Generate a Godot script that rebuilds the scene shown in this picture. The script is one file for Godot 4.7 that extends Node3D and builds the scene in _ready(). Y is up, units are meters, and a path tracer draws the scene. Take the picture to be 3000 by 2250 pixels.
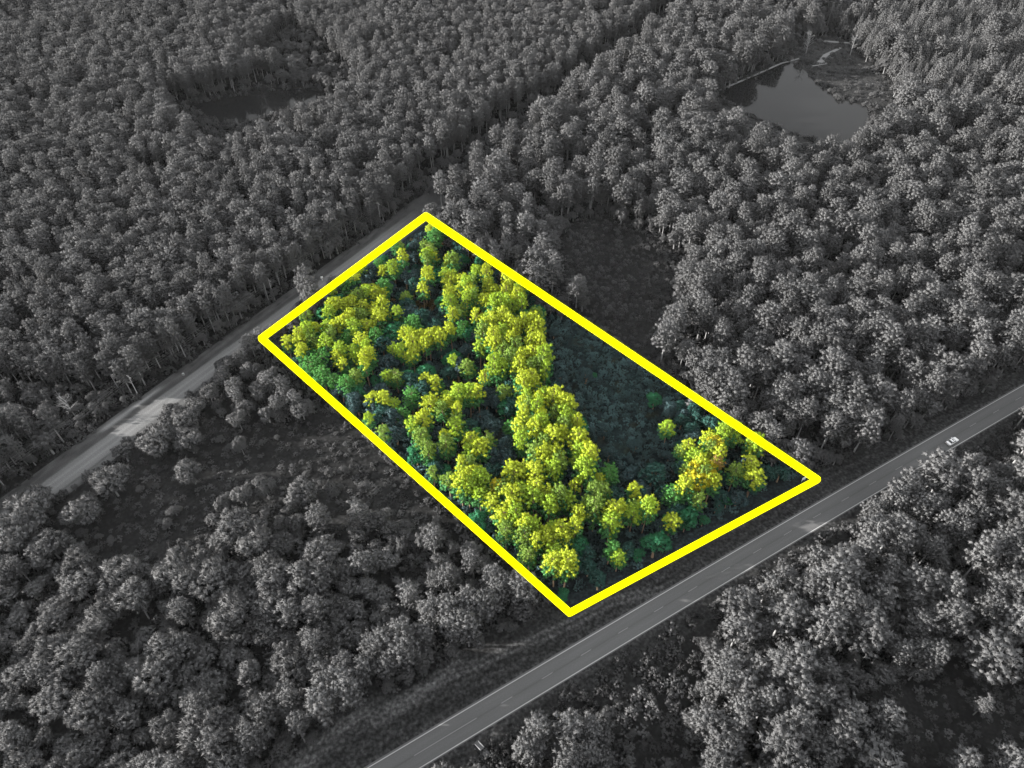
extends Node3D
# An aerial view over pine woods: a plot of yellow-green trees marked off in yellow, between a dirt road and a paved road.
# x to the right, z towards the viewer, y up, metres. The camera hangs over the origin.

const CAM_H := 190.0
const PITCH := 46.0
const SUN_DIR := Vector3(0.962, -0.272, 0.02)      # the way the light travels: low, from the left

# ---- the paved road's own frame: s along it, n across it (towards the viewer) ----
const RO := Vector2(-21.7, -57.8)
const RD := Vector2(0.863, -0.505)
const RN := Vector2(0.505, 0.863)
# ---- the dirt road's frame ----
const DO := Vector2(-143.0, -141.0)
const DD := Vector2(0.552, -0.834)
const DN := Vector2(0.834, 0.552)

var rng := RandomNumberGenerator.new()
var wide := FastNoiseLite.new()
var fine := FastNoiseLite.new()
var M := {}
var taken := {}
var roster := []        # things that wait for their label: {node, zone, said, group, at}

var CLEAR_A := poly([-144, -126, -131, -141, -121, -154, -107, -168, -92, -170, -70, -164, -64, -172, -46, -156, -30, -139, -19, -122, -27, -120, -44, -124, -62, -124, -78, -121, -88, -113, -98, -110, -109, -109, -120, -109, -131, -118])
var CLEAR_B := poly([8, -222, 33, -218, 50, -197, 63, -179, 52, -168, 46, -142, 32, -129, 29, -141, 21, -161, 15, -185, 14, -199])
var CLEAR_C := poly([16, -256, 26, -285, 40, -287, 60, -276, 73, -261, 66, -222, 54, -201, 48, -180, 38, -206, 14, -244])
var CLEAR_D := poly([94, -78, 104, -79, 110, -87, 120, -82, 136, -81, 140, -40, 70, -40, 73, -64, 80, -72])
var CLEAR_E := poly([35, -81, 45, -86, 54, -83, 46, -68, 40, -40, 22, -40, 21, -66, 32, -75])
var POND_1 := poly([-178, -396, -156, -405, -132, -414, -117, -417, -100, -408, -106, -399, -124, -389, -143, -374, -156, -377, -166, -384])
var POND_1_OPEN := poly([-186, -397, -166, -408, -144, -418, -117, -421, -97, -411, -86, -395, -98, -372, -118, -342, -136, -332, -154, -341, -176, -368])
var HOLLOW := poly([-150, -440, -150, -470, -139, -494, -116, -474, -93, -428, -86, -395, -100, -405, -117, -418])
var POND_2 := poly([117, -414, 142, -434, 161, -450, 174, -457, 173, -431, 177, -417, 180, -403, 196, -394, 186, -370, 166, -350, 153, -360, 142, -369, 131, -379, 122, -393])
var POND_2_OPEN := poly([121, -417, 142, -438, 163, -456, 180, -486, 205, -494, 212, -479, 214, -448, 221, -423, 208, -388, 192, -362, 170, -334, 152, -323, 140, -330, 126, -339, 113, -350, 104, -365, 106, -393])
var PARCEL := poly([-94, -207, -39, -289, 96, -142, 16, -97])
# where the tall trees of the plot stand: [name, outline, how dense, lowest, tallest]
var TALL := [
	["eastern yellow stand", poly([-17, -230, 2, -225, 6, -207, 13, -191, 16, -167, 23, -153, 27, -138, 23, -132, 3, -140, 1, -155, 4, -173, -7, -178, -11, -196, -18, -211]), 0.95, 15.5, 20.5],
	["roadside yellow stand", poly([-18, -139, 3, -139, 26, -133, 31, -125, 42, -130, 38, -119, 28, -116, 19, -106, 15, -96, 9, -95, -1, -106, -10, -115, -16, -127]), 0.88, 12.0, 18.0],
	["eastern corner stand", poly([54, -150, 66, -154, 84, -142, 82, -137, 64, -131, 57, -126, 50, -124, 50, -135, 38, -123, 37, -129, 44, -134]), 0.8, 12.0, 18.0],
	["western yellow fringe", poly([-83, -193, -77, -202, -66, -216, -53, -226, -47, -226, -44, -212, -52, -202, -64, -204, -74, -196, -70, -178, -76, -183]), 0.9, 11.0, 15.0],
	["northern yellow group", poly([-37, -236, -31, -251, -19, -242, -5, -230, -16, -214, -25, -214]), 0.6, 10.0, 16.0],
	["western yellow clump", poly([-67, -195, -56, -197, -45, -183, -52, -176, -64, -185]), 0.8, 12.0, 15.0],
	["middle yellow clump", poly([-41, -187, -40, -199, -29, -204, -21, -209, -17, -199, -33, -190]), 0.75, 12.0, 16.0],
	["central yellow clump", poly([-26, -165, -16, -175, -10, -169, -11, -159, -20, -157]), 0.85, 13.0, 16.5],
	["southern yellow clump", poly([-34, -155, -26, -159, -22, -151, -11, -149, -9, -142, -20, -140, -30, -147]), 0.75, 13.0, 16.5],
]
# lone trees: x, z, how wide
var LONE := [-100.2, -187.5, 7.5, -102.4, -174.1, 7.3, -91.1, -185.2, 7.4, -84.9, -174.8, 8.2, -83.8, -181.3, 8.4, -69.8, -166.9, 8.5, -89.6, -162.3, 7.0, -86.4, -151.9, 5.7, -106.9, -161.6, 8.8, -112.9, -150.6, 12.0, -102.7, -152.5, 10.2, -121.0, -135.6, 12.5, -98.6, -140.2, 9.3, -80.6, -132.2, 7.9, -74.9, -135.6, 6.9, -63.1, -132.7, 9.7, -53.8, -135.0, 5.3, -86.0, -129.1, 5.4, -141.0, -127.3, 13.0, -125.6, -126.1, 10.5, -141.1, -117.8, 14.5, -127.9, -125.2, 8.4]
var LONE_D := [118.6, -80.2, 11.9, 113.8, -70.0, 4.0, 102.3, -56.6, 8.0, 82.1, -56.9, 10.2, 113.4, -56.9, 8.0, 79.9, -66.5, 9.0, 88.3, -66.5, 7.6]


func poly(a: Array) -> PackedVector2Array:
	var p := PackedVector2Array()
	for i in range(0, a.size(), 2):
		p.append(Vector2(a[i], a[i + 1]))
	return p


func inside(p: Vector2, a: PackedVector2Array) -> bool:
	return Geometry2D.is_point_in_polygon(p, a)


func road_bow(s: float) -> float:
	var u := clampf((s - 115.0) / 115.0, -1.4, 1.4)
	return -3.15 - 0.5 * (1.0 - u * u)


func dirt_bow(s: float) -> float:
	return 0.9 + 1.3 * exp(-pow((s - 140.0) / 80.0, 2.0))


func road_sn(p: Vector2) -> Vector2:
	var w := p - RO
	var s := w.dot(RD)
	return Vector2(s, w.dot(RN) - road_bow(s) - 3.15)      # n = 0 at the near edge line, -6.3 at the far one, about


func road_at(s: float, n: float, y := 0.0) -> Vector3:
	var q := RO + RD * s + RN * (n + road_bow(s) + 3.15)
	return Vector3(q.x, y, q.y)


func dirt_sn(p: Vector2) -> Vector2:
	var w := p - DO
	var s := w.dot(DD)
	return Vector2(s, w.dot(DN) - dirt_bow(s))             # n = 0 on the road's middle


func dirt_at(s: float, n: float, y := 0.0) -> Vector3:
	var q := DO + DD * s + DN * (n + dirt_bow(s))
	return Vector3(q.x, y, q.y)


# ---------------------------------------------------------------- naming
func numbered(called: String) -> String:
	var n: int = taken.get(called, 0)
	taken[called] = n + 1
	return called if n == 0 else "%s_%03d" % [called, n]


func tag(o: Node, label: String, category: String, group := "", kind := "") -> Node:
	if label: o.set_meta("label", label)
	if category: o.set_meta("category", category)
	if group: o.set_meta("group", group)
	if kind: o.set_meta("kind", kind)
	return o


func thing(called: String, label: String, category: String, at := Vector3.ZERO, turn := 0.0, group := "") -> Node3D:
	var o := Node3D.new()
	o.name = numbered(called)
	add_child(o, true)
	o.position = at
	o.rotation.y = turn
	tag(o, label, category, group)
	return o


func part(called: String, mesh: Mesh, m: Material, parent: Node, at := Vector3.ZERO) -> MeshInstance3D:
	var o := MeshInstance3D.new()
	o.name = called
	o.mesh = mesh
	o.material_override = null
	for i in mesh.get_surface_count():
		if m: o.set_surface_override_material(i, m)
	o.position = at
	parent.add_child(o, true)
	return o


func struct(called: String, mesh: Mesh, m: Material, label := "") -> MeshInstance3D:
	var o := part(called, mesh, m, self)
	tag(o, label, "", "", "structure")
	return o


# ---------------------------------------------------------------- materials
func lin(r: float, g: float, b: float) -> Color:
	return Color(r, g, b).linear_to_srgb()


func mat(called: String, c: Color, rough := 0.9, spec := 0.3) -> StandardMaterial3D:
	var m := StandardMaterial3D.new()
	m.resource_name = called
	m.albedo_color = c
	m.roughness = rough
	m.metallic_specular = spec
	M[called] = m
	return m


func leaf(called: String, c: Color, glow: Color) -> StandardMaterial3D:
	var m := mat(called, c, 0.75, 0.2)
	m.vertex_color_use_as_albedo = true
	m.backlight_enabled = true
	m.backlight = glow
	return m


func speckle(seed_no: int, freq: float, dark: float, octaves := 4) -> NoiseTexture2D:
	var n := FastNoiseLite.new()
	n.seed = seed_no
	n.noise_type = FastNoiseLite.TYPE_SIMPLEX_SMOOTH
	n.frequency = freq
	n.fractal_octaves = octaves
	var t := NoiseTexture2D.new()
	t.width = 512
	t.height = 512
	t.seamless = true
	t.noise = n
	var g := Gradient.new()
	g.set_color(0, Color(dark, dark, dark))
	g.set_color(1, Color.WHITE)
	t.color_ramp = g
	return t


func materials() -> void:
	var gb := Color(0.7, 0.7, 0.7)
	leaf("needles_grey_mid", lin(0.104, 0.104, 0.105), gb)
	leaf("needles_grey_light", lin(0.117, 0.117, 0.118), gb)
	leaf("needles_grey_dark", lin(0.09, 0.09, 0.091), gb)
	leaf("brush_grey", lin(0.068, 0.068, 0.069), gb)
	leaf("bare_twigs_grey", lin(0.16, 0.158, 0.155), gb)
	var yb := Color(0.95, 0.86, 0.18)
	leaf("needles_yellow", lin(0.45, 0.56, 0.055), yb)
	leaf("needles_lime", lin(0.33, 0.50, 0.055), yb)
	leaf("needles_amber", lin(0.48, 0.45, 0.03), yb)
	leaf("needles_peach", lin(0.47, 0.34, 0.12), yb)
	leaf("needles_green", lin(0.10, 0.27, 0.07), Color(0.6, 0.9, 0.3))
	leaf("needles_olive", lin(0.20, 0.30, 0.06), Color(0.8, 0.9, 0.3))
	leaf("boughs_shade_green", lin(0.085, 0.24, 0.085), Color(0.3, 0.8, 0.3))  # the shaded lower part of a yellow crown, put into the colour
	leaf("leaves_teal", lin(0.036, 0.092, 0.078), Color(0.2, 0.6, 0.4))  # teal of the plot's shade, painted into the low trees' leaves
	leaf("leaves_slate", lin(0.047, 0.080, 0.084), Color(0.3, 0.6, 0.5))  # the same painted shade, in a bluer slate
	leaf("leaves_green", lin(0.04, 0.17, 0.085), Color(0.3, 0.8, 0.35))
	leaf("brush_teal", lin(0.055, 0.094, 0.096), Color(0.3, 0.6, 0.5))  # teal of the shade painted into the low brush as well
	leaf("brush_rust", lin(0.13, 0.10, 0.04), Color(0.6, 0.45, 0.2))
	mat("bark_grey", lin(0.18, 0.18, 0.18))
	mat("bark_tan", lin(0.24, 0.17, 0.11))
	mat("dead_wood", lin(0.24, 0.24, 0.24))
	mat("pole_wood", lin(0.28, 0.28, 0.28))
	mat("wire", lin(0.2, 0.2, 0.2), 0.5, 0.5)
	var g := mat("ground", Color.WHITE, 1.0, 0.1)
	g.vertex_color_use_as_albedo = true
	g.albedo_texture = speckle(3, 0.035, 0.45, 5)
	g.uv1_triplanar = true
	g.uv1_world_triplanar = true
	g.uv1_scale = Vector3(0.045, 0.045, 0.045)
	g.detail_enabled = true
	g.detail_blend_mode = BaseMaterial3D.BLEND_MODE_MUL
	g.detail_albedo = speckle(8, 0.02, 0.6, 5)
	var dm := mat("sandy_dirt", Color.WHITE, 1.0, 0.1)
	dm.vertex_color_use_as_albedo = true
	dm.albedo_texture = speckle(12, 0.05, 0.78, 5)
	dm.uv1_triplanar = true
	dm.uv1_world_triplanar = true
	dm.uv1_scale = Vector3(0.09, 0.09, 0.09)
	var a := mat("asphalt", Color.WHITE, 0.85, 0.3)
	a.vertex_color_use_as_albedo = true
	a.albedo_texture = speckle(5, 0.06, 0.82, 5)
	a.uv1_triplanar = true
	a.uv1_world_triplanar = true
	a.uv1_scale = Vector3(0.11, 0.11, 0.11)
	mat("paint_white", lin(0.30, 0.30, 0.297), 0.7, 0.3)
	mat("paint_worn", lin(0.19, 0.19, 0.19), 0.8, 0.3)
	var w := mat("water", lin(0.008, 0.0081, 0.0082), 0.06, 0.15)
	w.normal_enabled = true
	var nn := FastNoiseLite.new()
	nn.seed = 21
	nn.frequency = 0.02
	var nt := NoiseTexture2D.new()
	nt.noise = nn
	nt.width = 256
	nt.height = 256
	nt.seamless = true
	nt.as_normal_map = true
	nt.bump_strength = 1.0
	w.normal_texture = nt
	w.normal_scale = 0.06
	w.uv1_triplanar = true
	w.uv1_world_triplanar = true
	w.uv1_scale = Vector3(0.12, 0.12, 0.12)
	mat("boundary_yellow", lin(1.0, 0.93, 0.0), 0.9, 0.0)
	var cp := mat("car_silver", lin(0.6, 0.6, 0.6), 0.3, 0.5)
	cp.clearcoat_enabled = true
	mat("car_black", lin(0.02, 0.02, 0.021), 0.3, 0.5)
	mat("car_glass", lin(0.012, 0.013, 0.014), 0.08, 0.5)
	mat("tyre", lin(0.018, 0.018, 0.018), 0.9, 0.2)
	mat("rail_metal", lin(0.6, 0.6, 0.6), 0.35, 0.5)
	mat("lamp_clear", lin(0.7, 0.7, 0.7), 0.2, 0.5)
	mat("lamp_red", lin(0.2, 0.03, 0.03), 0.3, 0.5)
	mat("board_white", lin(0.8, 0.8, 0.8), 0.6, 0.3)
	mat("roof_pale", lin(0.7, 0.7, 0.7), 0.5, 0.4)
	mat("wall_pale", lin(0.4, 0.4, 0.4))


# ---------------------------------------------------------------- mesh tools
class Soup:
	var v := PackedVector3Array()
	var n := PackedVector3Array()
	var c := PackedColorArray()

	func tri(a: Vector3, b: Vector3, d: Vector3, na: Vector3, nb: Vector3, nd: Vector3, tone: Color) -> void:
		v.append(a); v.append(b); v.append(d)
		n.append(na); n.append(nb); n.append(nd)
		c.append(tone); c.append(tone); c.append(tone)

	func flat(a: Vector3, b: Vector3, d: Vector3, tone := Color.WHITE) -> void:
		var q := (d - a).cross(b - a).normalized()
		tri(a, b, d, q, q, q, tone)

	func quad(a: Vector3, b: Vector3, d: Vector3, e: Vector3, tone := Color.WHITE) -> void:
		flat(a, b, d, tone)
		flat(a, d, e, tone)

	func box(lo: Vector3, hi: Vector3, tone := Color.WHITE, turn := Transform3D()) -> void:
		var p := []
		for i in 8:
			p.append(turn * Vector3(hi.x if i & 1 else lo.x, hi.y if i & 2 else lo.y, hi.z if i & 4 else lo.z))
		for f in [[0, 2, 3, 1], [4, 5, 7, 6], [0, 4, 6, 2], [1, 3, 7, 5], [2, 6, 7, 3], [0, 1, 5, 4]]:
			quad(p[f[0]], p[f[1]], p[f[2]], p[f[3]], tone)

	func tube(a: Vector3, b: Vector3, ra: float, rb: float, sides := 6, tone := Color.WHITE) -> void:
		var d := (b - a).normalized()
		var x := d.cross(Vector3.RIGHT if absf(d.x) < 0.8 else Vector3.FORWARD).normalized()
		var y := d.cross(x)
		for i in sides:
			var u := x * cos(TAU * i / sides) + y * sin(TAU * i / sides)
			var w := x * cos(TAU * (i + 1) / sides) + y * sin(TAU * (i + 1) / sides)
			tri(a + u * ra, b + u * rb, b + w * rb, u, u, w, tone)
			tri(a + u * ra, b + w * rb, a + w * ra, u, w, w, tone)
			if rb > 0.02:
				tri(b, b + w * rb, b + u * rb, d, d, d, tone)

	func mesh() -> ArrayMesh:
		var m := ArrayMesh.new()
		put(m)
		return m

	func put(m: ArrayMesh) -> void:
		var a := []
		a.resize(Mesh.ARRAY_MAX)
		a[Mesh.ARRAY_VERTEX] = v
		a[Mesh.ARRAY_NORMAL] = n
		a[Mesh.ARRAY_COLOR] = c
		m.add_surface_from_arrays(Mesh.PRIMITIVE_TRIANGLES, a)


var ICO_V := []
var ICO_F := [[0, 11, 5], [0, 5, 1], [0, 1, 7], [0, 7, 10], [0, 10, 11], [1, 5, 9], [5, 11, 4], [11, 10, 2], [10, 7, 6], [7, 1, 8], [3, 9, 4], [3, 4, 2], [3, 2, 6], [3, 6, 8], [3, 8, 9], [4, 9, 5], [2, 4, 11], [6, 2, 10], [8, 6, 7], [9, 8, 1]]


func any_way() -> Vector3:
	var z := rng.randf_range(-1, 1)
	var t := rng.randf() * TAU
	var r := sqrt(1 - z * z)
	return Vector3(r * cos(t), z, r * sin(t))


# one tuft of foliage: a small uneven heart with needle sprays standing off it
func puff(o: Soup, at: Vector3, r: float, middle: Vector3, sprays: int) -> void:
	var k := rng.randf_range(0.84, 1.16)
	var tone := Color(k, k, k)
	var turn := Basis(any_way(), rng.randf() * TAU)
	var out := (at - middle).normalized()
	var p := []
	var q := []
	for w in ICO_V:
		var d: Vector3 = turn * w
		p.append(at + d * r * rng.randf_range(0.42, 0.74))
		q.append((d * 0.75 + out * 0.4).normalized())
	for f in ICO_F:
		o.tri(p[f[0]], p[f[2]], p[f[1]], q[f[0]], q[f[2]], q[f[1]], tone)
	for i in sprays:
		var d := (any_way() + out * 0.35 + Vector3.UP * 0.25).normalized()
		var side := d.cross(any_way()).normalized()
		var base := at + d * r * rng.randf_range(0.35, 0.6)
		var tip := at + d * r * rng.randf_range(0.95, 1.5)
		var half := r * rng.randf_range(0.08, 0.16)
		var nn := (d * 0.8 + out * 0.35 + any_way() * 0.25).normalized()
		var t2 := tone * rng.randf_range(0.9, 1.13)
		o.tri(base - side * half, base + side * half, tip, nn, nn, nn, t2)


# each returns [crown, trunk]; every one is built as a tree of its natural height and scaled where it stands
func pine(h: float, base: float, r: float, levels: int, size: float, sparse := 0.0) -> Array:
	var c := Soup.new()
	var low := Soup.new()
	var t := Soup.new()
	var mid := Vector3(0, lerpf(base, h, 0.45), 0)
	var lean := Vector3(rng.randf_range(-0.5, 0.5), 0, rng.randf_range(-0.5, 0.5))
	var top := Vector3(0, h - 0.7, 0) + lean
	t.tube(Vector3.ZERO, lean * 0.4 + Vector3(0, h * 0.5, 0), 0.26, 0.19, 7)
	t.tube(lean * 0.4 + Vector3(0, h * 0.5, 0), top, 0.19, 0.05, 6)
	for i in levels:
		var u := float(i) / (levels - 1)
		var y := lerpf(base, h - 0.8, u)
		var reach := r * sqrt(maxf(0.06, 1.0 - pow((u - 0.34) / 0.78, 2.0)))
		var count := int(4 + reach * 1.8)
		var a0 := rng.randf() * TAU
		var root := lean * lerpf(0.45, 1.0, u) + Vector3(0, y, 0)
		for b in count:
			if rng.randf() < sparse:
				continue
			var a := a0 + TAU * (b + rng.randf_range(-0.4, 0.4)) / count
			var way := Vector3(cos(a), 0, sin(a))
			var far := reach * rng.randf_range(0.55, 1.14)
			var tip := root + way * far + Vector3(0, far * rng.randf_range(0.0, 0.4), 0)
			if b % 2 == 0:
				t.tube(root, tip, 0.06, 0.015, 3)
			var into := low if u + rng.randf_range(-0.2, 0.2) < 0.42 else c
			puff(into, tip, size * rng.randf_range(0.75, 1.15), mid, 26)
			if far > size * 1.2:
				puff(into, root.lerp(tip, 0.7) + any_way() * 0.4, size * rng.randf_range(0.75, 1.1), mid, 20)
			if far > size * 2.6:
				puff(into, root.lerp(tip, 0.4) + any_way() * 0.4, size * rng.randf_range(0.75, 1.1), mid, 8)
	puff(c, top + Vector3(0, 0.2, 0), size * 0.9, mid, 20)
	var all := Soup.new()
	for q in [c, low]:
		all.v.append_array(q.v)
		all.n.append_array(q.n)
		all.c.append_array(q.c)
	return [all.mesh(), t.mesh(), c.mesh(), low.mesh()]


func broadleaf(h: float, base: float, r: float, count: int, size: float) -> Array:
	var c := Soup.new()
	var t := Soup.new()
	var half := (h - base) * 0.5
	var mid := Vector3(0, base + half * 0.8, 0)
	t.tube(Vector3.ZERO, Vector3(0.2, base + half * 0.6, 0.1), 0.3, 0.16, 7)
	# a crown of several uneven domes with clefts between them
	var lobes := []
	for i in 9:
		var d := any_way()
		d.y = absf(d.y) * 0.9 if i < 7 else d.y * 0.4
		var k := rng.randf_range(0.42, 0.72)
		lobes.append([Vector3(d.x * r, d.y * half, d.z * r) * k, rng.randf_range(0.34, 0.5)])
	var hub := Vector3(0, base + half, 0)
	for l in lobes:
		var lr: float = l[1]
		t.tube(Vector3(0.2, base + half * 0.5, 0.1), hub + l[0] * 0.9, 0.1, 0.03, 4)
		for i in int(count / 5.5):
			var d := any_way()
			d.y = d.y * 0.75 + 0.3
			d = d.normalized()
			var off: Vector3 = l[0] + Vector3(d.x * r, d.y * half, d.z * r) * lr * rng.randf_range(0.72, 1.08)
			var hidden := false
			for m in lobes:
				if m != l and ((off - m[0]) / Vector3(r, half, r)).length() < m[1] * 0.72:
					hidden = true
			if not hidden:
				puff(c, hub + off, size * rng.randf_range(0.65, 1.15), hub + l[0] * 0.7, 28)
	return [c.mesh(), t.mesh()]


func spire(h: float, r: float, size: float) -> Array:
	var c := Soup.new()
	var t := Soup.new()
	var mid := Vector3(0, h * 0.4, 0)
	t.tube(Vector3.ZERO, Vector3(0, h - 0.5, 0), 0.2, 0.03, 6)
	for i in 12:
		var u := i / 11.0
		var reach := r * pow(1.0 - u, 0.8) + 0.15
		var count := int(4 + reach * 2.6)
		for b in count:
			var a := TAU * (b + rng.randf()) / count
			var at := Vector3(cos(a) * reach, h * 0.2 + u * h * 0.78, sin(a) * reach) * Vector3(1, 1, 1)
			puff(c, at, size * rng.randf_range(0.75, 1.1) * (1.0 - u * 0.4), mid, 14)
	return [c.mesh(), t.mesh()]


func bush(h: float, r: float, count: int, size: float, sprays: int) -> ArrayMesh:
	var c := Soup.new()
	var mid := Vector3(0, h * 0.25, 0)
	for i in count:
		var d := any_way()
		d.y = absf(d.y)
		var at := Vector3(d.x * r, 0.1 + d.y * h * 0.8, d.z * r) * rng.randf_range(0.45, 1.0)
		puff(c, at, size * rng.randf_range(0.7, 1.2), mid, sprays)
	return c.mesh()


func bare(h: float, spread: float, count: int) -> ArrayMesh:
	var t := Soup.new()
	t.tube(Vector3.ZERO, Vector3(0.2, h * 0.55, 0), 0.2, 0.12, 6)
	t.tube(Vector3(0.2, h * 0.55, 0), Vector3(0.1, h, 0.2), 0.12, 0.02, 5)
	for i in count:
		var y := h * rng.randf_range(0.3, 0.85)
		var a := rng.randf() * TAU
		var root := Vector3(0.15, y, 0.05)
		var tip := root + Vector3(cos(a), rng.randf_range(0.6, 1.2), sin(a)) * spread * rng.randf_range(0.6, 1.0)
		t.tube(root, tip, 0.09, 0.035, 4)
		for k in 3:
			var from := root.lerp(tip, rng.randf_range(0.4, 0.9))
			t.tube(from, from + (any_way() + (tip - root).normalized()) * spread * 0.35, 0.05, 0.015, 3)
	return t.mesh()


# a sheet of quads over (u, v) with a colour at every corner
func sheet(us: PackedFloat32Array, vs: PackedFloat32Array, where: Callable, tint: Callable) -> ArrayMesh:
	var v := PackedVector3Array()
	var n := PackedVector3Array()
	var c := PackedColorArray()
	var idx := PackedInt32Array()
	var w := us.size()
	for j in vs.size():
		for i in w:
			v.append(where.call(us[i], vs[j]))
			n.append(Vector3.UP)
			c.append(tint.call(us[i], vs[j]))
	for j in vs.size() - 1:
		for i in w - 1:
			var k := j * w + i
			var a := v[k]
			if (v[k + 1] - a).cross(v[k + w] - a).y > 0.0:
				idx.append_array([k, k + w, k + 1, k + 1, k + w, k + w + 1])
			else:
				idx.append_array([k, k + 1, k + w, k + 1, k + w + 1, k + w])
	var a2 := []
	a2.resize(Mesh.ARRAY_MAX)
	a2[Mesh.ARRAY_VERTEX] = v
	a2[Mesh.ARRAY_NORMAL] = n
	a2[Mesh.ARRAY_COLOR] = c
	a2[Mesh.ARRAY_INDEX] = idx
	var m := ArrayMesh.new()
	m.add_surface_from_arrays(Mesh.PRIMITIVE_TRIANGLES, a2)
	return m


func steps(a: float, b: float, d: float) -> PackedFloat32Array:
	var r := PackedFloat32Array()
	var n := int(ceil((b - a) / d))
	for i in n + 1:
		r.append(lerpf(a, b, float(i) / n))
	return r


func slab(outline: PackedVector2Array, y: float, thick := 0.0) -> ArrayMesh:
	var o := Soup.new()
	var t := Geometry2D.triangulate_polygon(outline)
	for i in range(0, t.size(), 3):
		var p := []
		for k in 3:
			p.append(Vector3(outline[t[i + k]].x, y, outline[t[i + k]].y))
		if (p[2] - p[0]).cross(p[1] - p[0]).y < 0.0:
			p = [p[0], p[2], p[1]]
		o.flat(p[0], p[1], p[2])
	return o.mesh()


# ---------------------------------------------------------------- where things are
func view_of(p: Vector3) -> Vector3:        # (across, down) as shares of the picture, and the distance along the view
	var a := deg_to_rad(PITCH)
	var d := p - Vector3(0, CAM_H, 0)
	var fw := -d.z * cos(a) - d.y * sin(a)
	var up := d.y * cos(a) - d.z * sin(a)
	return Vector3(0.5 + d.x / fw * 2200.0 / 3000.0, 0.5 - up / fw * 2200.0 / 2250.0, fw)


func in_view(x: float, z: float, y := 12.0, m := 0.015) -> bool:
	var q := view_of(Vector3(x, y, z))
	return q.z > 0 and q.x > -m and q.x < 1 + m and q.y > -m and q.y < 1 + m


func open_ground(p: Vector2) -> bool:
	for a in [CLEAR_A, CLEAR_B, CLEAR_C, CLEAR_D, CLEAR_E, POND_1_OPEN, POND_2_OPEN, POND_1, POND_2]:
		if inside(p, a):
			return true
	return false


func _ready() -> void:
	rng.seed = 20240611
	var t := (1.0 + sqrt(5.0)) / 2.0
	for w in [[-1, t, 0], [1, t, 0], [-1, -t, 0], [1, -t, 0], [0, -1, t], [0, 1, t], [0, -1, -t], [0, 1, -t], [t, 0, -1], [t, 0, 1], [-t, 0, -1], [-t, 0, 1]]:
		ICO_V.append(Vector3(w[0], w[1], w[2]).normalized())
	wide.seed = 5
	wide.frequency = 0.02
	wide.fractal_octaves = 3
	fine.seed = 9
	fine.frequency = 0.16
	fine.fractal_octaves = 3

	# ---- camera, sky, sun, exposure
	var cam := Camera3D.new()
	cam.name = "camera"
	cam.fov = 54.17
	cam.near = 1.0
	cam.far = 9000.0
	cam.position = Vector3(0, CAM_H, 0)
	cam.rotation_degrees = Vector3(-PITCH, 0, 0)
	add_child(cam)
	cam.current = true
	var env := Environment.new()
	env.background_mode = Environment.BG_SKY
	var sky := ProceduralSkyMaterial.new()
	sky.sky_top_color = lin(0.45, 0.46, 0.472)
	sky.sky_horizon_color = lin(0.49, 0.498, 0.506)
	sky.ground_bottom_color = lin(0.05, 0.05, 0.05)
	sky.ground_horizon_color = lin(0.2, 0.2, 0.21)
	sky.sun_angle_max = 1.0
	env.sky = Sky.new()
	env.sky.sky_material = sky
	env.tonemap_mode = Environment.TONE_MAPPER_LINEAR
	env.tonemap_exposure = 4.2
	env.sdfgi_enabled = true
	env.ssao_enabled = true
	env.ssil_enabled = true
	env.fog_enabled = true
	env.fog_density = 0.000012
	env.fog_light_color = Color(0.6, 0.6, 0.6)
	var we := WorldEnvironment.new()
	we.name = "world"
	we.environment = env
	add_child(we)
	var sun := DirectionalLight3D.new()
	sun.name = "sun"
	sun.light_energy = 1.6
	sun.light_color = Color(1.0, 0.985, 0.965)
	sun.light_angular_distance = 0.5
	sun.shadow_enabled = true
	add_child(sun)
	sun.look_at_from_position(Vector3.ZERO, SUN_DIR)

	materials()
	build_ground()
	build_roads()
	build_water()
	build_woods()
	build_boundary()
	build_vehicles()
	build_poles()
	build_small()
	write_labels()


# ---------------------------------------------------------------- the ground
func ground_tint(x: float, z: float) -> Color:
	var p := Vector2(x, z)
	var a := wide.get_noise_2d(x, z)
	var b := fine.get_noise_2d(x, z)
	if absf(x) > 450.0 or z < -660.0 or z > 30.0:
		return Color(0.04, 0.04, 0.04)
	if inside(p, PARCEL):
		var k := 0.062 * (1.0 + 0.35 * a + 0.5 * b)
		var c := Color(k * 0.62, k * 1.05, k * 1.08)
		if b > 0.22:
			c = c.lerp(Color(0.08, 0.075, 0.035), clampf((b - 0.22) * 3.0, 0.0, 0.6))
		return c
	var k := 0.046 * (1.0 + 0.35 * a + 0.5 * b)
	if inside(p, POND_2_OPEN):
		k = 0.085 * (1.0 + 0.4 * b + 0.3 * a)
	elif inside(p, CLEAR_D) or inside(p, CLEAR_E):
		k *= 0.85
	elif inside(p, CLEAR_A) or inside(p, CLEAR_C):
		k *= 1.15
	return Color(k, k, k)


func build_ground() -> void:
	var xs := PackedFloat32Array([-6000, -2500, -900, -560])
	xs.append_array(steps(-440, 440, 2.2))
	xs.append_array([560, 900, 2500, 6000])
	var zs := PackedFloat32Array([-6000, -2500, -1000, -740])
	zs.append_array(steps(-650, 20, 2.2))
	zs.append_array([120, 500, 2500, 6000])
	struct("ground", sheet(xs, zs, func(x, z): return Vector3(x, 0, z), ground_tint), M.ground, "dark forest floor and scrub under the woods")


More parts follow.
